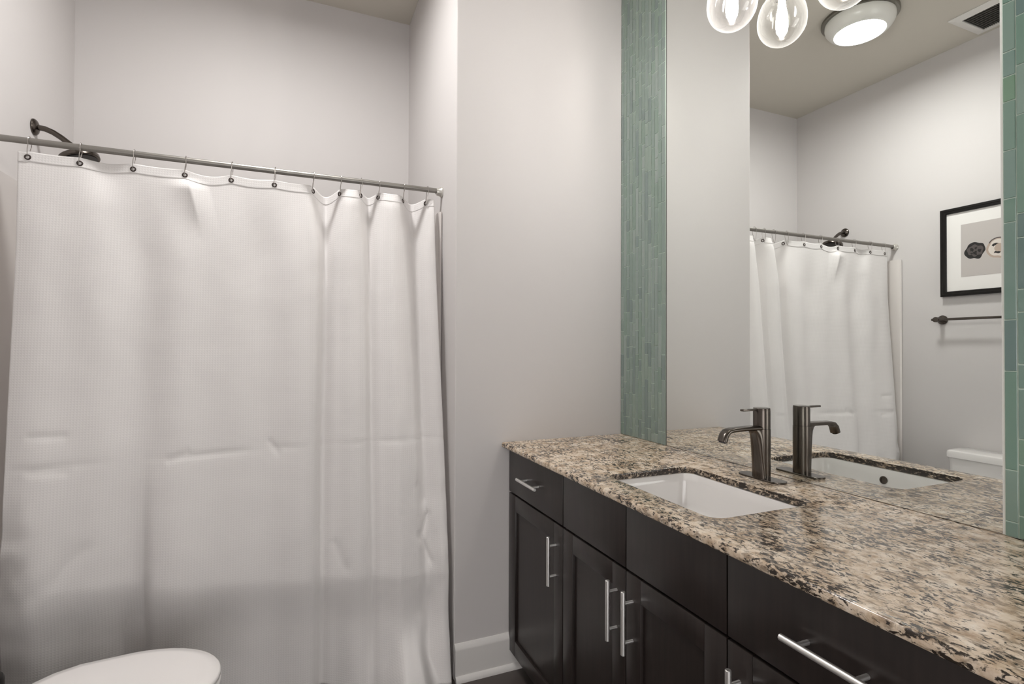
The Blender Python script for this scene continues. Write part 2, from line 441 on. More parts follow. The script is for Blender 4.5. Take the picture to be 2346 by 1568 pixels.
def curtain_pt(s, z):
    """s in 0..1 across, z height -> world point on the cloth"""
    h = (ZTOP - z)                      # distance below the top edge
    low = smooth01((1.95 - z) / 1.45)
    right = smooth01((s - 0.45) / 0.55)
    x = XA + (XZ - XA) * s
    x += (0.020 * right * low) - 0.004 * (1 - s) * low
    # hang: leans outwards over the tub rim, then drops straight
    y = YR
    lean = 0.088 + 0.006 * math.sin(5 * s) + 0.105 * right ** 2
    zr = 0.49 + 0.03 * math.sin(7 * s + 1) - 0.10 * right
    if z > zr: y -= lean * ((1.95 - z) / (1.95 - zr)) ** 1.15 if z < 1.95 else 0
    else: y -= lean - 0.020 * smooth01((zr - z) / 0.18)
    # bottom corner on the right kicks out
    if z < 0.40:
        q = (0.40 - z) / 0.40
        y -= 0.075 * q ** 1.3 * smooth01((x - 0.12) / 0.30)
        hw = 0.02 + 0.26 * max(0.0, 0.23 - z)
        if z < 0.23: y -= 0.085 * smooth01((0.23 - z) / 0.20) * smooth01(1.5 - abs(x - 0.425) / hw)
    # broad soft waves of the flat left half
    wl = 1 - smooth01((x - 0.02) / 0.2)
    y += wl * (0.011 * math.sin((x + 0.60) * 17.0 + 0.35 * math.sin(z * 2)) + 0.006 * math.sin((x + 0.3) * 31 + z)) * smooth01(h / 0.35)
    xs = x + 0.478
    y += wl * 0.046 * (math.exp(-(xs / 0.115) ** 2) if xs < 0 else math.exp(-(xs / 0.024) ** 2)) * smooth01((1.0 - z) / 0.75)
    y -= wl * 0.012 * gauss(x, -0.45, 0.07) * smooth01((1.3 - z) / 1.1)
    # folds of the gathered right half: valleys that start as a V between two rings
    for c, wtop, wlow, amp, drift in ((0.118, 0.046, 0.022, 0.095, -0.012), (0.287, 0.030, 0.018, 0.065, 0.005), (0.476, 0.044, 0.026, 0.095, 0.022)):
        t = smooth01(h / 0.30)
        wd = wtop * (1 - t) + wlow * t
        cc = c + drift * low
        a = amp * (1 - 0.60 * smooth01(h / 0.45)) * (1 - 0.45 * smooth01((1.3 - z) / 0.9))
        y += a * gauss(x, cc, wd)
    for c, wd, amp in ((0.205, 0.045, 0.020), (0.375, 0.045, 0.022), (0.548, 0.03, 0.014)):
        y -= amp * gauss(x, c + 0.012 * low, wd) * smooth01(h / 0.10 + 0.25)
    # sag between the second and third ring, and the folded-out flap after the fourth
    y += 0.020 * gauss(x, -0.606, 0.05) * (1 - smooth01(h / 0.17))
    if h < 0.27:
        dx = x - (-0.366 + 0.22 * h)
        f = max(0.0, 1 + dx / 0.11) ** 2 if dx < 0 else max(0.0, 1 - dx / 0.062) ** 1.3
        y -= 0.027 * f * smooth01((h - 0.024) / 0.05) * (1 - smooth01((h - 0.06) / 0.2))
    # rumples
    y += 0.0035 * noise.noise(V(x * 5.2, z * 3.1, 2.7))
    y += 0.0016 * noise.noise(V(x * 15, z * 11, 5.1)) * smooth01(h / 0.3)
    y += 0.0034 * math.exp(-((z - 0.935 - 0.02 * x) / 0.010) ** 2) * (0.55 + 1.2 * noise.noise(V(x * 9, 0.3, 1.0)))
    for x0, z0, x1, z1, wd, am in CREASE:
        dx_, dz_ = x1 - x0, z1 - z0; q2 = dx_ * dx_ + dz_ * dz_
        tt = ((x - x0) * dx_ + (z - z0) * dz_) / q2
        if -0.3 < tt < 1.3:
            dd = abs((x - x0) * dz_ - (z - z0) * dx_) / math.sqrt(q2)
            y += 0.75 * am * math.exp(-(dd / (1.35 * wd)) ** 2) * smooth01((tt + 0.3) / 0.3) * smooth01((1.3 - tt) / 0.3)
    if x < -0.72: y += 0.010 * noise.noise(V(x * 16, z * 13, 9.0)) * smooth01((-0.72 - x) / 0.1) * smooth01((1.0 - z) / 0.4)
    if x > 0.40: y += 0.006 * noise.noise(V(x * 22, z * 9, 4.0)) * smooth01((x - 0.40) / 0.1) * smooth01((1.1 - z) / 0.4)
    # never past the wall corner or the tub
    if z < RIM + 0.03: y = min(y, TY0 - 0.018)
    return V(x, y, z)
def top_edge(x):
    """the hem sags a little between rings"""
    for a, b in zip(HOOK[:-1], HOOK[1:]):
        if a <= x <= b:
            k = HOOK.index(a); t = (x - a) / (b - a)
            return ZTOP - (0.003, 0.006, 0.004, 0.015, 0.007, 0.005, 0.020, 0.004, 0.012, 0.004, 0.012)[k] * math.sin(PI * t)
    return ZTOP - 0.004
NX, NZ, ZBOT = 340, 230, 0.012
def cloth(z_of, rows, dy=0.0, nx=NX):
    bm = bmesh.new(); grid = []
    for j in range(rows + 1):
        row = []
        for i in range(nx + 1):
            s = i / nx; x = XA + (XZ - XA) * s
            p = curtain_pt(s, z_of(x, j / rows)); p.y += dy
            row.append(bm.verts.new(p))
        grid.append(row)
    for j in range(rows):
        for i in range(nx):
            bm.faces.new((grid[j][i], grid[j + 1][i], grid[j + 1][i + 1], grid[j][i + 1]))
    return bm
def zspread(x, t):
    zt_ = top_edge(x)
    return zt_ + (ZBOT - zt_) * (t ** 1.25)
cur = obj('shower_curtain', cloth(zspread, NZ), M['fabric'], angle=180, origin=(-0.145, YR, 0))
tag(cur, 'white waffle-weave shower curtain hanging in front of the tub', 'curtain')
md = cur.modifiers.new('thickness', 'SOLIDIFY'); md.thickness = 0.0016; md.offset = 0
hem = obj('top_hem', cloth(lambda x, t: top_edge(x) + 0.001 - 0.034 * t, 8, -0.0014), M['fabric'], cur, angle=180)
md = hem.modifiers.new('thickness', 'SOLIDIFY'); md.thickness = 0.001; md.offset = 0
ORD = ['first', 'second', 'third', 'fourth', 'fifth', 'sixth', 'seventh', 'eighth', 'ninth', 'tenth', 'eleventh', 'twelfth']
gr0 = rg0 = None
for k, x in enumerate(HOOK):
    s = (x - XA) / (XZ - XA)
    p = curtain_pt(s, ZG)
    e = 0.004
    tx = (curtain_pt(s + e, ZG) - curtain_pt(s - e, ZG)).normalized()
    nrm = tx.cross(V(0, 0, 1)).normalized()
    if nrm.y > 0: nrm = -nrm
    if gr0 is None:
        bm = bmesh.new()
        tube(bm, [p + V(1, 0, 0) * 0.0072 * math.cos(2 * PI * i / 20) + V(0, 0, 1) * 0.0072 * math.sin(2 * PI * i / 20) for i in range(20)], 0.0024, 8, True)
        bm.transform(Matrix.Translation(-p + ORIGIN[cur.name]))
        gr0 = gobj = obj('grommet', bm, M['grommet'], cur)
    else:
        gobj = gr0.copy(); COL.objects.link(gobj); gobj.parent = cur
    gobj.rotation_euler = (0, 0, math.atan2(tx.y, tx.x))
    gobj.location = p - ORIGIN[cur.name] + nrm * 0.0022
    # wire ring over the rod and through the grommet
    rx = x + 0.003
    if rg0 is None:
        bm = bmesh.new(); pts = []
        for i in range(36):
            a = 2 * PI * i / 36
            c, sn = math.cos(a), math.sin(a)
            rad = 0.0165 * (0.80 + 0.20 * sn) if sn > 0 else 0.0165 * (0.80 + 0.12 * sn)
            zz = 0.021 * sn if sn > 0 else 0.060 * sn
            pts.append(V(rx + 0.006 * (sn < -0.2) * sn, YR + 0.001 + rad * c * (1 if sn > -0.3 else 1 + 0.6 * (sn + 0.3)), ZR - 0.0055 + zz))
        tube(bm, pts, 0.0012, 8, True)
        rg0 = obj('curtain_ring', bm, M['wire'], origin=(rx, YR, ZR))
        robj = rg0
    else:
        robj = rg0.copy(); COL.objects.link(robj); robj.location = (rx, YR, ZR)
        robj.rotation_euler = (0, 0, (-0.10, 0.08, 0.0, 0.12, -0.08)[k % 5])
    pos = ('slim wire curtain ring on the rod, %s from the left end' % ORD[k]) if k < 6 else ('slim wire curtain ring on the rod, %s from the right end' % ORD[11 - k])
    tag(robj, pos, 'curtain ring', 'curtain rings on the shower rod')

# ------------------------------------------------------------------ shower head on the toilet-side wall
sh = thing('wall_shower', 'dark nickel shower head on a curved arm above the rod', 'shower head', (XL, 2.56, 2.16))
bm = bmesh.new(); lathe(bm, [(0, 0), (0.031, 0), (0.031, 0.004), (0.026, 0.010), (0.012, 0.016), (0, 0.016)], (XL + 0.0006, 2.56, 2.16), 'X', 32)
obj('flange', bm, M['nickel'], sh)
bm = bmesh.new()
arm = [(XL + 0.01, 2.56, 2.160), (XL + 0.035, 2.56, 2.158), (XL + 0.06, 2.56, 2.148), (XL + 0.085, 2.56, 2.132), (XL + 0.115, 2.56, 2.108), (XL + 0.13, 2.56, 2.096)]
tube(bm, arm, 0.0105, 16); obj('arm', bm, M['nickel'], sh)
ax = V(0.30, -0.10, -1).normalized(); c0 = V(XL + 0.134, 2.556, 2.096)
bm = bmesh.new(); lathe(bm, [(0, -0.002), (0.015, 0.0), (0.017, 0.010), (0.015, 0.020), (0, 0.022)], c0, ax, 24); obj('ball_joint', bm, M['nickel'], sh)
bm = bmesh.new(); lathe(bm, [(0, 0.014), (0.018, 0.016), (0.026, 0.024), (0.062, 0.032), (0.066, 0.036), (0.066, 0.048), (0.063, 0.051), (0, 0.051)], c0, ax, 40); obj('spray_head', bm, M['nickel'], sh)
bm = bmesh.new(); lathe(bm, [(0, 0.0505), (0.056, 0.0505), (0.056, 0.0535), (0, 0.0535)], c0, ax, 40); obj('spray_face', bm, M['dark_plastic'], sh)

# ------------------------------------------------------------------ vanity cabinets
def bar_handle(parent, p, axis, length=0.165, span=0.102):
    """bar pull: p = centre of the bar, standing off the front along -x"""
    p = Vector(p); a = V(0, 1, 0) if axis == 'Y' else V(0, 0, 1)
    bm = bmesh.new()
    cyl(bm, p - a * length / 2, p + a * length / 2, 0.0062, n=20, bev=0.0012)
    for sg in (-1, 1):
        q = p + a * (sg * span / 2)
        cyl(bm, q + V(0.002, 0, 0), V(FX - 0.0002, q.y, q.z), 0.0046, n=16)
    return obj('bar_handle', bm, M['chrome'], parent)

def slab(y0, y1, z0, z1): return B((FX, y0, z0), (FX + 0.019, y1, z1), 0.0015, 2)
def shaker(y0, y1, z0, z1, st=0.062):
    bm = bmesh.new()
    box(bm, (FX, y0, z0), (FX + 0.019, y0 + st, z1), 0.0012)
    box(bm, (FX, y1 - st, z0), (FX + 0.019, y1, z1), 0.0012)
    box(bm, (FX, y0 + st, z1 - st), (FX + 0.019, y1 - st, z1), 0.0022)
    box(bm, (FX, y0 + st, z0), (FX + 0.019, y1 - st, z0 + st), 0.0012)
    box(bm, (FX + 0.009, y0 + st - 0.004, z0 + st - 0.004), (FX + 0.017, y1 - st + 0.004, z1 - st + 0.004))
    return bm
ZB0, ZD, ZF = 0.078, 0.724, 0.895       # door bottom, split between door and drawer, top of fronts
GAP = 0.0022
def carcass(parent, y0, y1):
    bm = bmesh.new(); t = 0.016; x0 = FX + 0.0205; x1 = XM + 0.004; zt_ = 0.906
    box(bm, (x0, y0, ZB0), (x1, y0 + t, zt_)); box(bm, (x0, y1 - t, ZB0), (x1, y1, zt_))
    box(bm, (x0, y0 + t, ZB0), (x1, y1 - t, ZB0 + t)); box(bm, (x1 - 0.008, y0 + t, ZB0 + t), (x1, y1 - t, zt_))
    box(bm, (x0, y0 + t, ZD - 0.012), (x0 + 0.02, y1 - t, ZD + 0.012)); box(bm, (x0, y0 + t, zt_ - 0.03), (x0 + 0.02, y1 - t, zt_))
    obj('carcass', bm, M['wood'], parent, smooth=False)
    bm = B((FX + 0.075, y0, 0.0005), (FX + 0.093, y1, ZB0)); obj('toe_kick', bm, M['wood'], parent, smooth=False)
Y0, Y1, Y2, Y3, Y4 = 0.306, 0.824, 1.178, 1.532, 2.0005
cab = thing('vanity_cabinet', 'dark espresso cabinet with short-handled drawer above a single door, against the end wall', 'cabinet', (1.1, (Y3 + Y4) / 2, 0), 'espresso vanity cabinets')
carcass(cab, Y3, Y4)
dr = obj('drawer', slab(Y3 + GAP, Y4 - 0.004, ZD + 0.003, ZF), M['wood'], cab); bar_handle(dr, (FX - 0.030, 1.770, 0.809), 'Y')
do = obj('door', shaker(Y3 + GAP, Y4 - 0.004, ZB0, ZD - 0.004), M['wood'], cab); bar_handle(do, (FX - 0.030, Y3 + 0.048, 0.597), 'Z')
cab = thing('vanity_cabinet', 'dark espresso sink base cabinet with two doors and plain fronts above, handles side by side', 'cabinet', (1.1, Y2, 0), 'espresso vanity cabinets')
carcass(cab, Y1, Y3)
obj('false_front', slab(Y2 + GAP, Y3 - GAP, ZD + 0.003, ZF), M['wood'], cab)
obj('false_front', slab(Y1 + GAP, Y2 - GAP, ZD + 0.003, ZF), M['wood'], cab)
do = obj('door', shaker(Y2 + GAP, Y3 - GAP, ZB0, ZD - 0.004), M['wood'], cab); bar_handle(do, (FX - 0.030, 1.220, 0.600), 'Z')
do = obj('door', shaker(Y1 + GAP, Y2 - GAP, ZB0, ZD - 0.004), M['wood'], cab); bar_handle(do, (FX - 0.030, 1.147, 0.600), 'Z')
cab = thing('vanity_cabinet', 'dark espresso cabinet with wide drawer and long bar handle, nearest the viewer', 'cabinet', (1.1, (Y0 + Y1) / 2, 0), 'espresso vanity cabinets')
carcass(cab, Y0, Y1)
dr = obj('drawer', slab(Y0 + GAP, Y1 - GAP, ZD + 0.003, ZF), M['wood'], cab); bar_handle(dr, (FX - 0.030, 0.590, 0.808), 'Y')
do = obj('door', shaker(Y0 + GAP, Y1 - GAP, ZB0, ZD - 0.004), M['wood'], cab); bar_handle(do, (FX - 0.030, 0.791, 0.600), 'Z')

# ------------------------------------------------------------------ granite worktop with an undermounted sink
SX, SY, SHX, SHY, SR = 1.046, 1.146, 0.160, 0.224, 0.036
CX0, CX1, CY0, CY1 = 0.793, XM + 0.0045, 0.296, YE - 0.0015
def ray_poly(c, a, poly):
    d = (math.cos(a), math.sin(a)); best = None
    for (x1, y1), (x2, y2) in zip(poly, poly[1:] + poly[:1]):
        ex, ey = x2 - x1, y2 - y1; den = d[0] * ey - d[1] * ex
        if abs(den) < 1e-12: continue
        t = ((x1 - c[0]) * ey - (y1 - c[1]) * ex) / den
        u = ((x1 - c[0]) * d[1] - (y1 - c[1]) * d[0]) / den
        if t > 1e-6 and -1e-6 <= u <= 1 + 1e-6 and (best is None or t < best): best = t
    return (c[0] + d[0] * best, c[1] + d[1] * best)
inner = rrect(SX, SY, SHX, SHY, SR, 8)
def rect(e): return [(CX1, CY1), (CX0 + e, CY1), (CX0 + e, CY0 + e), (CX1, CY0 + e)]
angs = sorted({math.atan2(y - SY, x - SX) for x, y in inner} | {math.atan2(y - SY, x - SX) for x, y in rect(0)})
def outer(e):
    full = [ray_poly((SX, SY), a, rect(0)) for a in angs]
    return [(max(x, CX0 + e), max(y, CY0 + e)) for x, y in full]
innr = [ray_poly((SX, SY), a, inner) for a in angs]
def grow(pts, e): return [(SX + (x - SX) * (1 + e / math.hypot(x - SX, y - SY)), SY + (y - SY) * (1 + e / math.hypot(x - SX, y - SY))) for x, y in pts]
zt0 = 0.907
bm = bmesh.new()
L = [([p for p in grow(innr, 0.0015)], zt0), (innr, zt0 + 0.002), (innr, ZT - 0.003), (grow(innr, 0.001), ZT - 0.0008), (grow(innr, 0.003), ZT),
     (outer(0.007), ZT), (outer(0.004), ZT - 0.0007), (outer(0.0015), ZT - 0.003), (outer(0.0), ZT - 0.007), (outer(0.0), zt0 + 0.004), (outer(0.0012), zt0 + 0.001), (outer(0.004), zt0)]
loops = [[(x, y, z) for x, y in pts] for pts, z in L]
loops.append(loops[0])
R = loft(bm, loops, False, False)
inner_v = {v for lp in R[:4] for v in lp} | set(R[-1])
for f in bm.faces:      # the sawn edge of the sink cut-out takes the granite with more dark flecks
    if all(v in inner_v for v in f.verts) and abs(f.calc_center_median().z - (zt0 + ZT) / 2) < 0.02: f.material_index = 1
bmesh.ops.remove_doubles(bm, verts=R[0] + R[-1], dist=1e-6)
wt = obj('vanity_worktop', bm, [M['granite'], M['granite_cut']], angle=50)
tag(wt, 'beige and black speckled granite worktop over the vanity cabinets', 'worktop')

sink = thing('undermount_sink', 'white rectangular undermount sink set in the granite worktop', 'sink', (SX, SY, 0.76))
bm = bmesh.new()
def rr(gx, r): return rrect(SX, SY, SHX + gx, SHY + gx, r, 8)
prof = [(0.030, 0.06, 0.896), (0.030, 0.06, 0.9065), (0.004, 0.052, 0.9065), (0.001, 0.05, 0.904), (-0.004, 0.05, 0.880), (-0.014, 0.05, 0.815), (-0.024, 0.05, 0.790), (-0.045, 0.05, 0.777), (-0.085, 0.045, 0.772), (-0.130, 0.02, 0.770)]
rows = [[(x, y, z) for x, y in rr(gx, min(r, SHX + gx - 0.002))] for gx, r, z in prof]
outerrows = [[(x, y, z) for x, y in rr(gx, min(r, SHX + gx - 0.002))] for gx, r, z in ((-0.085, 0.045, 0.760), (-0.03, 0.05, 0.766), (-0.006, 0.05, 0.80), (0.006, 0.05, 0.896))]
loft(bm, [*outerrows, *rows])
obj('basin', bm, M['porcelain'], sink, angle=60)
bm = bmesh.new(); lathe(bm, [(0, 0.7695), (0.021, 0.7695), (0.023, 0.7725), (0.017, 0.7745), (0.016, 0.7735), (0, 0.7735)], (SX, SY, 0.0), 'Z', 28)
obj('drain', bm, M['nickel'], sink)
bm = bmesh.new(); c = (SX - SHX + 0.0055, SY + 0.015, 0.868)
lathe(bm, [(0, 0), (0.012, 0), (0.0135, 0.002), (0.0115, 0.0035), (0.009, 0.0035), (0.0085, 0.0012), (0, 0.0012)], c, (1, 0, 0.15), 24)
ov = obj('overflow_ring', bm, M['nickel'], sink)

# ------------------------------------------------------------------ faucet
fc = thing('faucet', 'dark brushed nickel single lever faucet standing behind the sink', 'faucet', (1.294, 1.156, ZT))
FXC, FY = 1.294, 1.156
bm = bmesh.new()
pl = rrect(FXC + 0.004, FY + 0.003, 0.026, 0.079, 0.0255, 10)
loft(bm, [[(x, y, ZT + 0.0003) for x, y in pl], [(x, y, ZT + 0.0035) for x, y in pl], [(x, y, ZT + 0.005) for x, y in rrect(FXC + 0.004, FY + 0.003, 0.0243, 0.0773, 0.024, 10)]])
obj('deck_plate', bm, M['nickel'], fc)
bm = bmesh.new()
lathe(bm, [(0, 0.0045), (0.0245, 0.0045), (0.0245, 0.150), (0.0232, 0.1505), (0.0232, 0.1515), (0.0240, 0.152), (0.0240, 0.205), (0.0235, 0.2065), (0, 0.2065)], (FXC, FY, ZT), 'Z', 40)
obj('body', bm, M['nickel'], fc)
bm = bmesh.new()   # spout with the tapering leg that flows into the body
path = [(FXC - 0.012, 1.0800), (FXC - 0.05, 1.0805), (FXC - 0.090, 1.0800), (FXC - 0.122, 1.0790), (FXC - 0.137, 1.0755), (FXC - 0.147, 1.066), (FXC - 0.154, 1.047)]
rad = [(0.019, 0.0075), (0.018, 0.0068), (0.017, 0.0066), (0.0165, 0.0066), (0.016, 0.0072), (0.0155, 0.0085), (0.015, 0.0100)]
lp = []
for i, ((x, z), (rw, rh)) in enumerate(zip(path, rad)):
    a = path[max(0, i - 1)]; b = path[min(len(path) - 1, i + 1)]
    d = V(b[0] - a[0], 0, b[1] - a[1]).normalized(); n_ = V(0, 1, 0).cross(d)
    lp.append([V(x, FY, z) + V(0, 1, 0) * (rw * math.copysign(abs(math.cos(q)) ** 0.7, math.cos(q))) + n_ * (rh * math.copysign(abs(math.sin(q)) ** 0.7, math.sin(q))) for q in [2 * PI * k / 24 for k in range(24)]])
loft(bm, lp)
leg = [(1.0765, 0.060, 0.015), (1.0705, 0.047, 0.017), (1.0600, 0.0405, 0.0185), (1.047, 0.037, 0.0195), (1.030, 0.0345, 0.020), (1.005, 0.0315, 0.0205), (0.975, 0.0285, 0.0215), (0.950, 0.0255, 0.0225), (0.9335, 0.0245, 0.0235)]
lp = []
for z, ex, hw in leg:
    x0, x1 = FXC - ex, FXC + 0.004
    lp.append([V(x0 + (x1 - x0) * 0.5 * (1 - math.cos(q)), FY + hw * math.sin(q), z) for q in [2 * PI * k / 24 for k in range(24)]])
loft(bm, lp)
obj('spout', bm, M['nickel'], fc)
bm = bmesh.new(); cyl(bm, (FXC - 0.1540, FY, 1.0468), (FXC - 0.1550, FY, 1.0440), 0.0095, n=20)
obj('aerator', bm, M['dark_plastic'], fc)
bm = bmesh.new()
lathe(bm, [(0, 0.2066), (0.0236, 0.2066), (0.0236, 0.2105), (0.0226, 0.212), (0, 0.212)], (FXC, FY, ZT), 'Z', 40)
box(bm, (FXC - 0.080, FY - 0.0065, ZT + 0.2045), (FXC - 0.010, FY + 0.0065, ZT + 0.2105), 0.0018)
obj('lever', bm, M['nickel'], fc)

# ------------------------------------------------------------------ mirror and tiled borders
YM0, YM1, ZM1 = 0.613, 1.695, 2.80
mr = thing('wall_mirror', 'large frameless wall mirror above the vanity, between two green tile borders', 'mirror', (XM, 1.154, ZT))
bm = B((XM, YM0 + 0.0045, ZT + 0.0015), (XM + 0.0055, YM1 - 0.003, ZM1)); obj('glass', bm, M['mirror'], mr, smooth=False)
bm = B((XM - 0.0012, YM0, ZT + 0.0015), (XM + 0.005, YM0 + 0.0045, ZM1)); obj('edge_bead', bm, M['caulk'], mr, smooth=False)
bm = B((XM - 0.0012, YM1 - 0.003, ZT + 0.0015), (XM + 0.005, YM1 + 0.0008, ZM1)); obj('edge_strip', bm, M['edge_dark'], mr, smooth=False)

def border(name, label, ya, yb, tiles, first=None, second=None):
    """stick mosaic of glass tiles from ya up to yb (ya next to the mirror edge)"""
    bm = bmesh.new(); rnd = random.Random(5 if ya > 1 else 11)
    box(bm, (XM - 0.0030, min(ya, yb), ZT + 0.0012), (XM + 0.0055, max(ya, yb), ZC - 0.001), mi=6)
    sgn = 1 if yb > ya else -1
    n = 14; wd = abs(yb - ya) / n; unit = 0.0516
    for k in range(n):
        y0 = ya + sgn * k * wd; y1 = y0 + sgn * wd
        lo, hi = min(y0, y1) + 0.0011, max(y0, y1) - 0.0011
        z = ZT + 0.0012; seq = []
        cuts = first if k == 0 else second if k == 1 else None
        if cuts:
            seq = [ZT + 0.0012] + cuts
            z = cuts[-1]
        else:
            seq = [z]; z += unit * rnd.choice((0.4, 0.7, 1.0, 1.6)); seq.append(z)
        while z < ZC:
            z += unit * rnd.choice((1, 1, 2, 2, 2, 4)); seq.append(z)
        for a, b in zip(seq[:-1], seq[1:]):
            b = min(b, ZC - 0.002)
            if b - a < 0.006: continue
            box(bm, (XM - 0.0043 - rnd.random() * 0.0008, lo, a + 0.0011), (XM - 0.0028, hi, b - 0.0011), 0.0009, 1, rnd.choice((0, 0, 1, 1, 2, 3, 4, 5)))
    o = obj(name, bm, tiles + [M['grout']], smooth=False)
    return tag(o, label, 'tile border')
border('tile_border', 'grey green glass stick tile border between end wall and mirror', YM1 + 0.001, YE - 0.001, GREY_TILES)
def zs(vs): return [ZT + 0.0012] and sorted(vs)
border('tile_border', 'green glass stick tile border at the near edge of the mirror', YM0 - 0.0004, 0.300, GLASS_TILES,
       sorted([2.043, 1.940, 1.888, 1.835, 1.732, 1.631, 1.581, 1.378, 1.271, 1.066, 0.959]),
       sorted([1.903, 1.80, 1.596, 1.546, 1.440, 1.393, 1.286, 1.236, 1.132, 1.080, 0.975]))

# ------------------------------------------------------------------ vanity light with clear globes
vl = thing('vanity_light', 'wall light with clear glass globes and lit bulbs above the mirror', 'wall light', (XM, 1.1375, 2.62))
bm = B((XM - 0.022, 0.97, 2.585), (XM - 0.0005, 1.305, 2.685), 0.006); obj('back_plate', bm, M['nickel'], vl)
bm = bmesh.new(); cyl(bm, (1.269, 0.985, 2.635), (1.269, 1.290, 2.635), 0.011, n=20, bev=0.002); cyl(bm, (XM - 0.02, 1.1375, 2.635), (1.265, 1.1375, 2.635), 0.009, n=16)
obj('crossbar', bm, M['nickel'], vl)
for yg in (1.245, 1.030):
    c = V(1.269, yg, 2.404)
    bm = bmesh.new(); lathe(bm, [(0, 0.226), (0.012, 0.226), (0.012, 0.170), (0.027, 0.160), (0.029, 0.118), (0.024, 0.108), (0.022, 0.075), (0, 0.075)], c, 'Z', 28)
    obj('socket', bm, M['nickel'], vl)
    bm = bmesh.new(); prof = []
    for i in range(27):
        a = -PI / 2 + i * (PI / 2 + 1.02) / 26
        r = 0.0755 * math.cos(a); h = 0.080 * math.sin(a) if a < 0 else 0.098 * math.sin(a)
        prof.append((max(0, r), h))
    prof[0] = (0, -0.080); prof.append((0.031, 0.112)); prof.append((0.030, 0.130))
    lathe(bm, prof, c, 'Z', 44)
    obj('globe', bm, M['globe'], vl)
    bm = bmesh.new(); lathe(bm, [(0, -0.050), (0.010, -0.047), (0.0165, -0.036), (0.0185, -0.018), (0.0175, 0.018), (0.012, 0.045), (0.010, 0.074), (0, 0.0745)], c, 'Z', 24)
    obj('bulb', bm, M['bulb'], vl)

# ------------------------------------------------------------------ ceiling lamp and vent
cl = thing('ceiling_light', 'round flush ceiling lamp glowing white, seen in the mirror', 'ceiling light', (-0.112, 1.905, ZC))
c = (-0.112, 1.905, ZC)
bm = bmesh.new(); lathe(bm, [(0, -0.0008), (0.181, -0.0008), (0.184, -0.004), (0.184, -0.016), (0.180, -0.020), (0.162, -0.020), (0.160, -0.012), (0, -0.012)], c, 'Z', 64); obj('rim', bm, M['fixture_rim'], cl)
bm = bmesh.new(); lathe(bm, [(0.166, -0.0202), (0.167, -0.036), (0.163, -0.052), (0.152, -0.070), (0.138, -0.084), (0.128, -0.089), (0.122, -0.090), (0.121, -0.080), (0.145, -0.040), (0.150, -0.0202)], c, 'Z', 64); obj('drum', bm, M['drum_white'], cl)
bm = bmesh.new(); lathe(bm, [(0, -0.088), (0.112, -0.0885), (0.1205, -0.0865), (0.1205, -0.078), (0, -0.078)], c, 'Z', 64); obj('diffuser', bm, M['diffuser'], cl)

vt = thing('ceiling_vent', 'square white ceiling vent with dark grille, seen in the mirror', 'vent', (-0.750, 1.590, ZC))
bm = bmesh.new()
def sq(h, z): return [(-0.750 + sx * h, 1.590 + sy * h, z) for sx, sy in ((1, 1), (-1, 1), (-1, -1), (1, -1))]
loft(bm, [sq(0.150, ZC - 0.0006), sq(0.150, ZC - 0.004), sq(0.112, ZC - 0.014), sq(0.104, ZC - 0.014), sq(0.104, ZC - 0.002)], False, False)
obj('vent_frame', bm, M['vent_white'], vt, angle=20)
bm = bmesh.new(); box(bm, (-0.853, 1.487, ZC - 0.003), (-0.647, 1.693, ZC - 0.001))
for i in range(22):
    y = 1.492 + i * 0.0093
    box(bm, (-0.853, y, ZC - 0.011), (-0.647, y + 0.003, ZC - 0.003))
obj('grille', bm, M['vent_dark'], vt, smooth=False)

# ------------------------------------------------------------------ framed picture and towel bar on the toilet wall
PX = XL + 0.0008
pc = thing('framed_picture', 'black framed picture of round shells in a white mat, seen in the mirror', 'picture', (XL, 1.60, 1.635))
PY0, PY1, PZ0, PZ1 = 1.262, 1.942, 1.637, 2.167
bm = bmesh.new(); fw = 0.030
def pr(h, x): return [(x, PY0 + h, PZ0 + h), (x, PY1 - h, PZ0 + h), (x, PY1 - h, PZ1 - h), (x, PY0 + h, PZ1 - h)]
loft(bm, [pr(0.0, PX), pr(0.0, PX + 0.026), pr(0.002, PX + 0.029), pr(fw * 0.45, PX + 0.030), pr(fw * 0.5, PX + 0.0275), pr(fw - 0.003, PX + 0.026), pr(fw, PX + 0.022), pr(fw, PX)], False, False)
obj('frame', bm, M['black_frame'], pc, angle=25)
bm = B((PX, PY0 + fw - 0.003, PZ0 + fw - 0.003), (PX + 0.014, PY1 - fw + 0.003, PZ1 - fw + 0.003)); obj('mat_board', bm, M['matboard'], pc, smooth=False)
def flat(mname, c, r): return mat(mname, c, r)
art = [flat('print_paper', (0.50, 0.465, 0.445), 0.7), flat('print_black', (0.012, 0.010, 0.010), 0.7), flat('print_grey', (0.085, 0.07, 0.068), 0.7), flat('print_tan', (0.44, 0.35, 0.29), 0.7), flat('print_cream', (0.66, 0.60, 0.55), 0.7)]
bm = bmesh.new()
AY0, AY1, AZ0, AZ1 = PY0 + 0.103, PY1 - 0.103, 1.747, 2.060
box(bm, (PX + 0.0135, AY0, AZ0), (PX + 0.0146, AY1, AZ1), mi=0)
def blob(cy, cz, r, x, mi, wob=0.0, seed=0.0, a0=0, a1=2 * PI, r_in=0.0):
    n = 40; f = lambda a: 1 + wob * noise.noise(V(math.cos(a) * 1.5 + seed, math.sin(a) * 1.5, 0.3))
    o = []; i_ = []
    for k in range(n + 1):
        a = a0 + (a1 - a0) * k / n
        o.append(bm.verts.new((x, cy + r * f(a) * math.cos(a), cz + r * f(a) * math.sin(a))))
        i_.append(bm.verts.new((x, cy + max(r_in, 0.0004) * f(a) * math.cos(a), cz + max(r_in, 0.0004) * f(a) * math.sin(a))))
    for k in range(n): bm.faces.new((o[k], o[k + 1], i_[k + 1], i_[k])).material_index = mi
x0 = PX + 0.0147
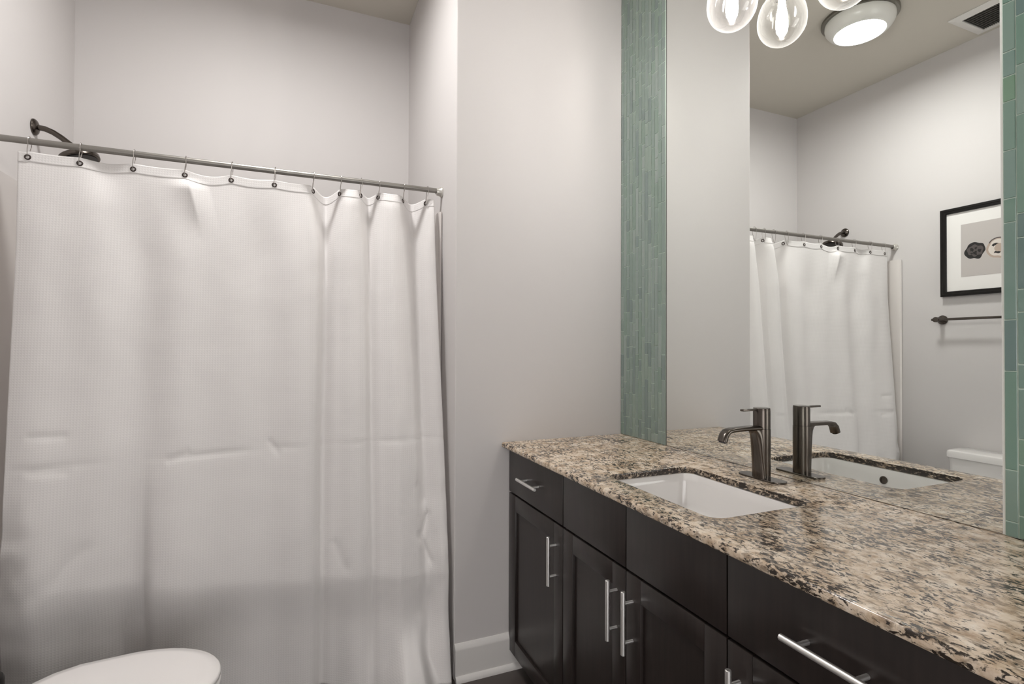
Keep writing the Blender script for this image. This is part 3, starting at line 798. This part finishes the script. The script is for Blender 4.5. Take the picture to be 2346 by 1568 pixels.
for cy, kind in ((1.770, 0), (1.655, 1), (1.545, 0), (1.432, 1)):
    if kind == 0:
        blob(cy, 1.893, 0.049, x0, 1, 0.25, cy); blob(cy - 0.002, 1.894, 0.034, x0 + 0.0002, 2, 0.5, cy + 2)
        for q, (a, rr_, rad_) in enumerate(((0.4, 0.018, 0.009), (1.9, 0.015, 0.007), (3.2, 0.021, 0.010), (4.6, 0.014, 0.011), (5.5, 0.022, 0.006))):
            blob(cy + rr_ * math.cos(a), 1.894 + rr_ * math.sin(a), rad_, x0 + 0.0004, 1, 0.7, q * 3.1)
    else:
        blob(cy, 1.893, 0.060, x0, 3, 0.1, cy); blob(cy, 1.893, 0.060, x0 + 0.0002, 2, 0.1, cy, 0.6, 2.6 * PI / 2 + 0.3, 0.054)
        blob(cy, 1.893, 0.049, x0 + 0.0002, 4, 0.15, cy); blob(cy + 0.012, 1.891, 0.030, x0 + 0.0004, 1, 0.2, cy, 0.7, 5.2, 0.018); blob(cy - 0.002, 1.893, 0.024, x0 + 0.0005, 3, 0.2, cy)
obj('print', bm, art, pc, smooth=False)

tb = thing('towel_bar', 'dark nickel towel bar mounted below the framed picture', 'towel bar', (XL, 1.68, 1.497))
ZB_, XB_ = 1.497, XL + 0.066
for y in (1.943, 1.400):
    bm = bmesh.new(); lathe(bm, [(0, 0), (0.028, 0), (0.028, 0.004), (0.022, 0.010), (0.0125, 0.020), (0.0125, 0.050), (0.016, 0.056), (0.016, 0.076), (0, 0.079)], (XL + 0.0006, y, ZB_), 'X', 32)
    obj('post', bm, M['nickel'], tb)
bm = bmesh.new(); cyl(bm, (XB_, 1.374, ZB_), (XB_, 1.969, ZB_), 0.0075, n=20, bev=0.002)
obj('bar', bm, M['nickel'], tb)

# ------------------------------------------------------------------ toilet
TYC = 1.640
to = thing('toilet', 'white toilet with closed lid between vanity and curtain', 'toilet', (XL + 0.4, TYC, 0))
bm = bmesh.new()
def tk(x0, x1, h, r, z): return [(x, y, z) for x, y in rrect((x0 + x1) / 2, TYC, (x1 - x0) / 2, h, r, 6)]
tx0 = XL + 0.014
loft(bm, [tk(tx0 + 0.01, tx0 + 0.165, 0.165, 0.03, 0.392), tk(tx0, tx0 + 0.172, 0.174, 0.03, 0.41), tk(tx0, tx0 + 0.180, 0.187, 0.03, 0.692)])
obj('tank', bm, M['porcelain'], to, angle=40)
bm = bmesh.new()
loft(bm, [tk(tx0 - 0.004, tx0 + 0.184, 0.191, 0.03, 0.6925), tk(tx0 - 0.006, tx0 + 0.189, 0.195, 0.033, 0.697), tk(tx0 - 0.006, tx0 + 0.189, 0.195, 0.033, 0.722), tk(tx0 - 0.003, tx0 + 0.185, 0.192, 0.031, 0.732), tk(tx0 + 0.008, tx0 + 0.172, 0.180, 0.025, 0.737)])
obj('tank_lid', bm, M['porcelain'], to, angle=40)
def oval(xb, xf, hw, z, nb=10, nf=22, sq_=0.55):
    """seat outline: squarish back at xb, round front at xf"""
    pts = []; L_ = xf - xb; xm = xb + L_ * 0.50
    for k in range(nf + 1):
        a = -PI / 2 + PI * k / nf
        pts.append((xm + (xf - xm) * math.cos(a), TYC + hw * math.sin(a), z))
    for k in range(1, nb):
        a = PI / 2 + PI * k / nb
        cx_, sy_ = math.cos(a), math.sin(a)
        pts.append((xm + (xm - xb) * math.copysign(abs(cx_) ** sq_, cx_), TYC + hw * (0.80 + 0.20 * (1 - abs(cx_) ** 1.6)) * math.copysign(abs(sy_) ** sq_, sy_), z))
    return pts
xb, xf = -0.655, -0.176
bm = bmesh.new()
base = []
for z, b_, f_, hw in ((0.0005, -0.60, -0.33, 0.112), (0.03, -0.60, -0.325, 0.110), (0.12, -0.61, -0.315, 0.100), (0.22, -0.62, -0.275, 0.120), (0.30, -0.64, -0.215, 0.160), (0.36, -0.65, -0.186, 0.178), (0.388, -0.65, -0.182, 0.182), (0.394, -0.645, -0.188, 0.177)):
    base.append(oval(b_, f_, hw, z))
loft(bm, base)
loft(bm, [[(x, y, z) for x, y in rrect(-0.755, TYC, 0.135, hw, 0.03, 6)] for z, hw in ((0.0006, 0.085), (0.18, 0.085), (0.30, 0.125), (0.385, 0.155), (0.3915, 0.150))])
obj('bowl', bm, M['porcelain'], to, angle=50)
bm = bmesh.new()
loft(bm, [oval(xb + 0.008, xf - 0.008, 0.178, 0.3945), oval(xb + 0.003, xf - 0.001, 0.185, 0.398), oval(xb + 0.003, xf - 0.001, 0.185, 0.408), oval(xb + 0.008, xf - 0.005, 0.181, 0.4115)])
obj('seat', bm, M['seat'], to, angle=50)
bm = bmesh.new()
loft(bm, [oval(xb + 0.004, xf - 0.006, 0.180, 0.4145), oval(xb, xf - 0.002, 0.185, 0.417), oval(xb, xf - 0.002, 0.185, 0.425), oval(xb + 0.004, xf - 0.006, 0.181, 0.4305), oval(xb + 0.03, xf - 0.035, 0.155, 0.4345), oval(xb + 0.12, xf - 0.13, 0.07, 0.436)])
obj('lid', bm, M['seat'], to, angle=60)
for s in (-1, 1):
    bm = bmesh.new(); cyl(bm, (xb - 0.008, TYC + s * 0.095, 0.408), (xb - 0.008, TYC + s * 0.055, 0.408), 0.012, n=16, bev=0.003)
    obj('hinge', bm, M['seat'], to)
bm = bmesh.new(); cyl(bm, (tx0 + 0.176, TYC - 0.14, 0.650), (tx0 + 0.205, TYC - 0.14, 0.650), 0.011, n=20, bev=0.002)
box(bm, (tx0 + 0.202, TYC - 0.150, 0.643), (tx0 + 0.212, TYC - 0.075, 0.657), 0.004)
obj('flush_lever', bm, M['chrome'], to)

# ------------------------------------------------------------------ dark canister behind the toilet, at the curtain's foot
cn = thing('toilet_brush_canister', 'black canister standing on the floor between toilet and curtain', 'canister', (-0.806, 1.930, 0))
bm = bmesh.new(); lathe(bm, [(0, 0.0006), (0.048, 0.0006), (0.052, 0.006), (0.052, 0.300), (0.049, 0.303), (0, 0.303)], (-0.806, 1.930, 0), 'Z', 36); obj('canister_body', bm, M['dark_plastic'], cn)
bm = bmesh.new(); lathe(bm, [(0, 0.3035), (0.052, 0.3035), (0.054, 0.310), (0.054, 0.368), (0.050, 0.376), (0.030, 0.380), (0, 0.381)], (-0.806, 1.930, 0), 'Z', 36); obj('canister_cap', bm, M['dark_plastic'], cn)
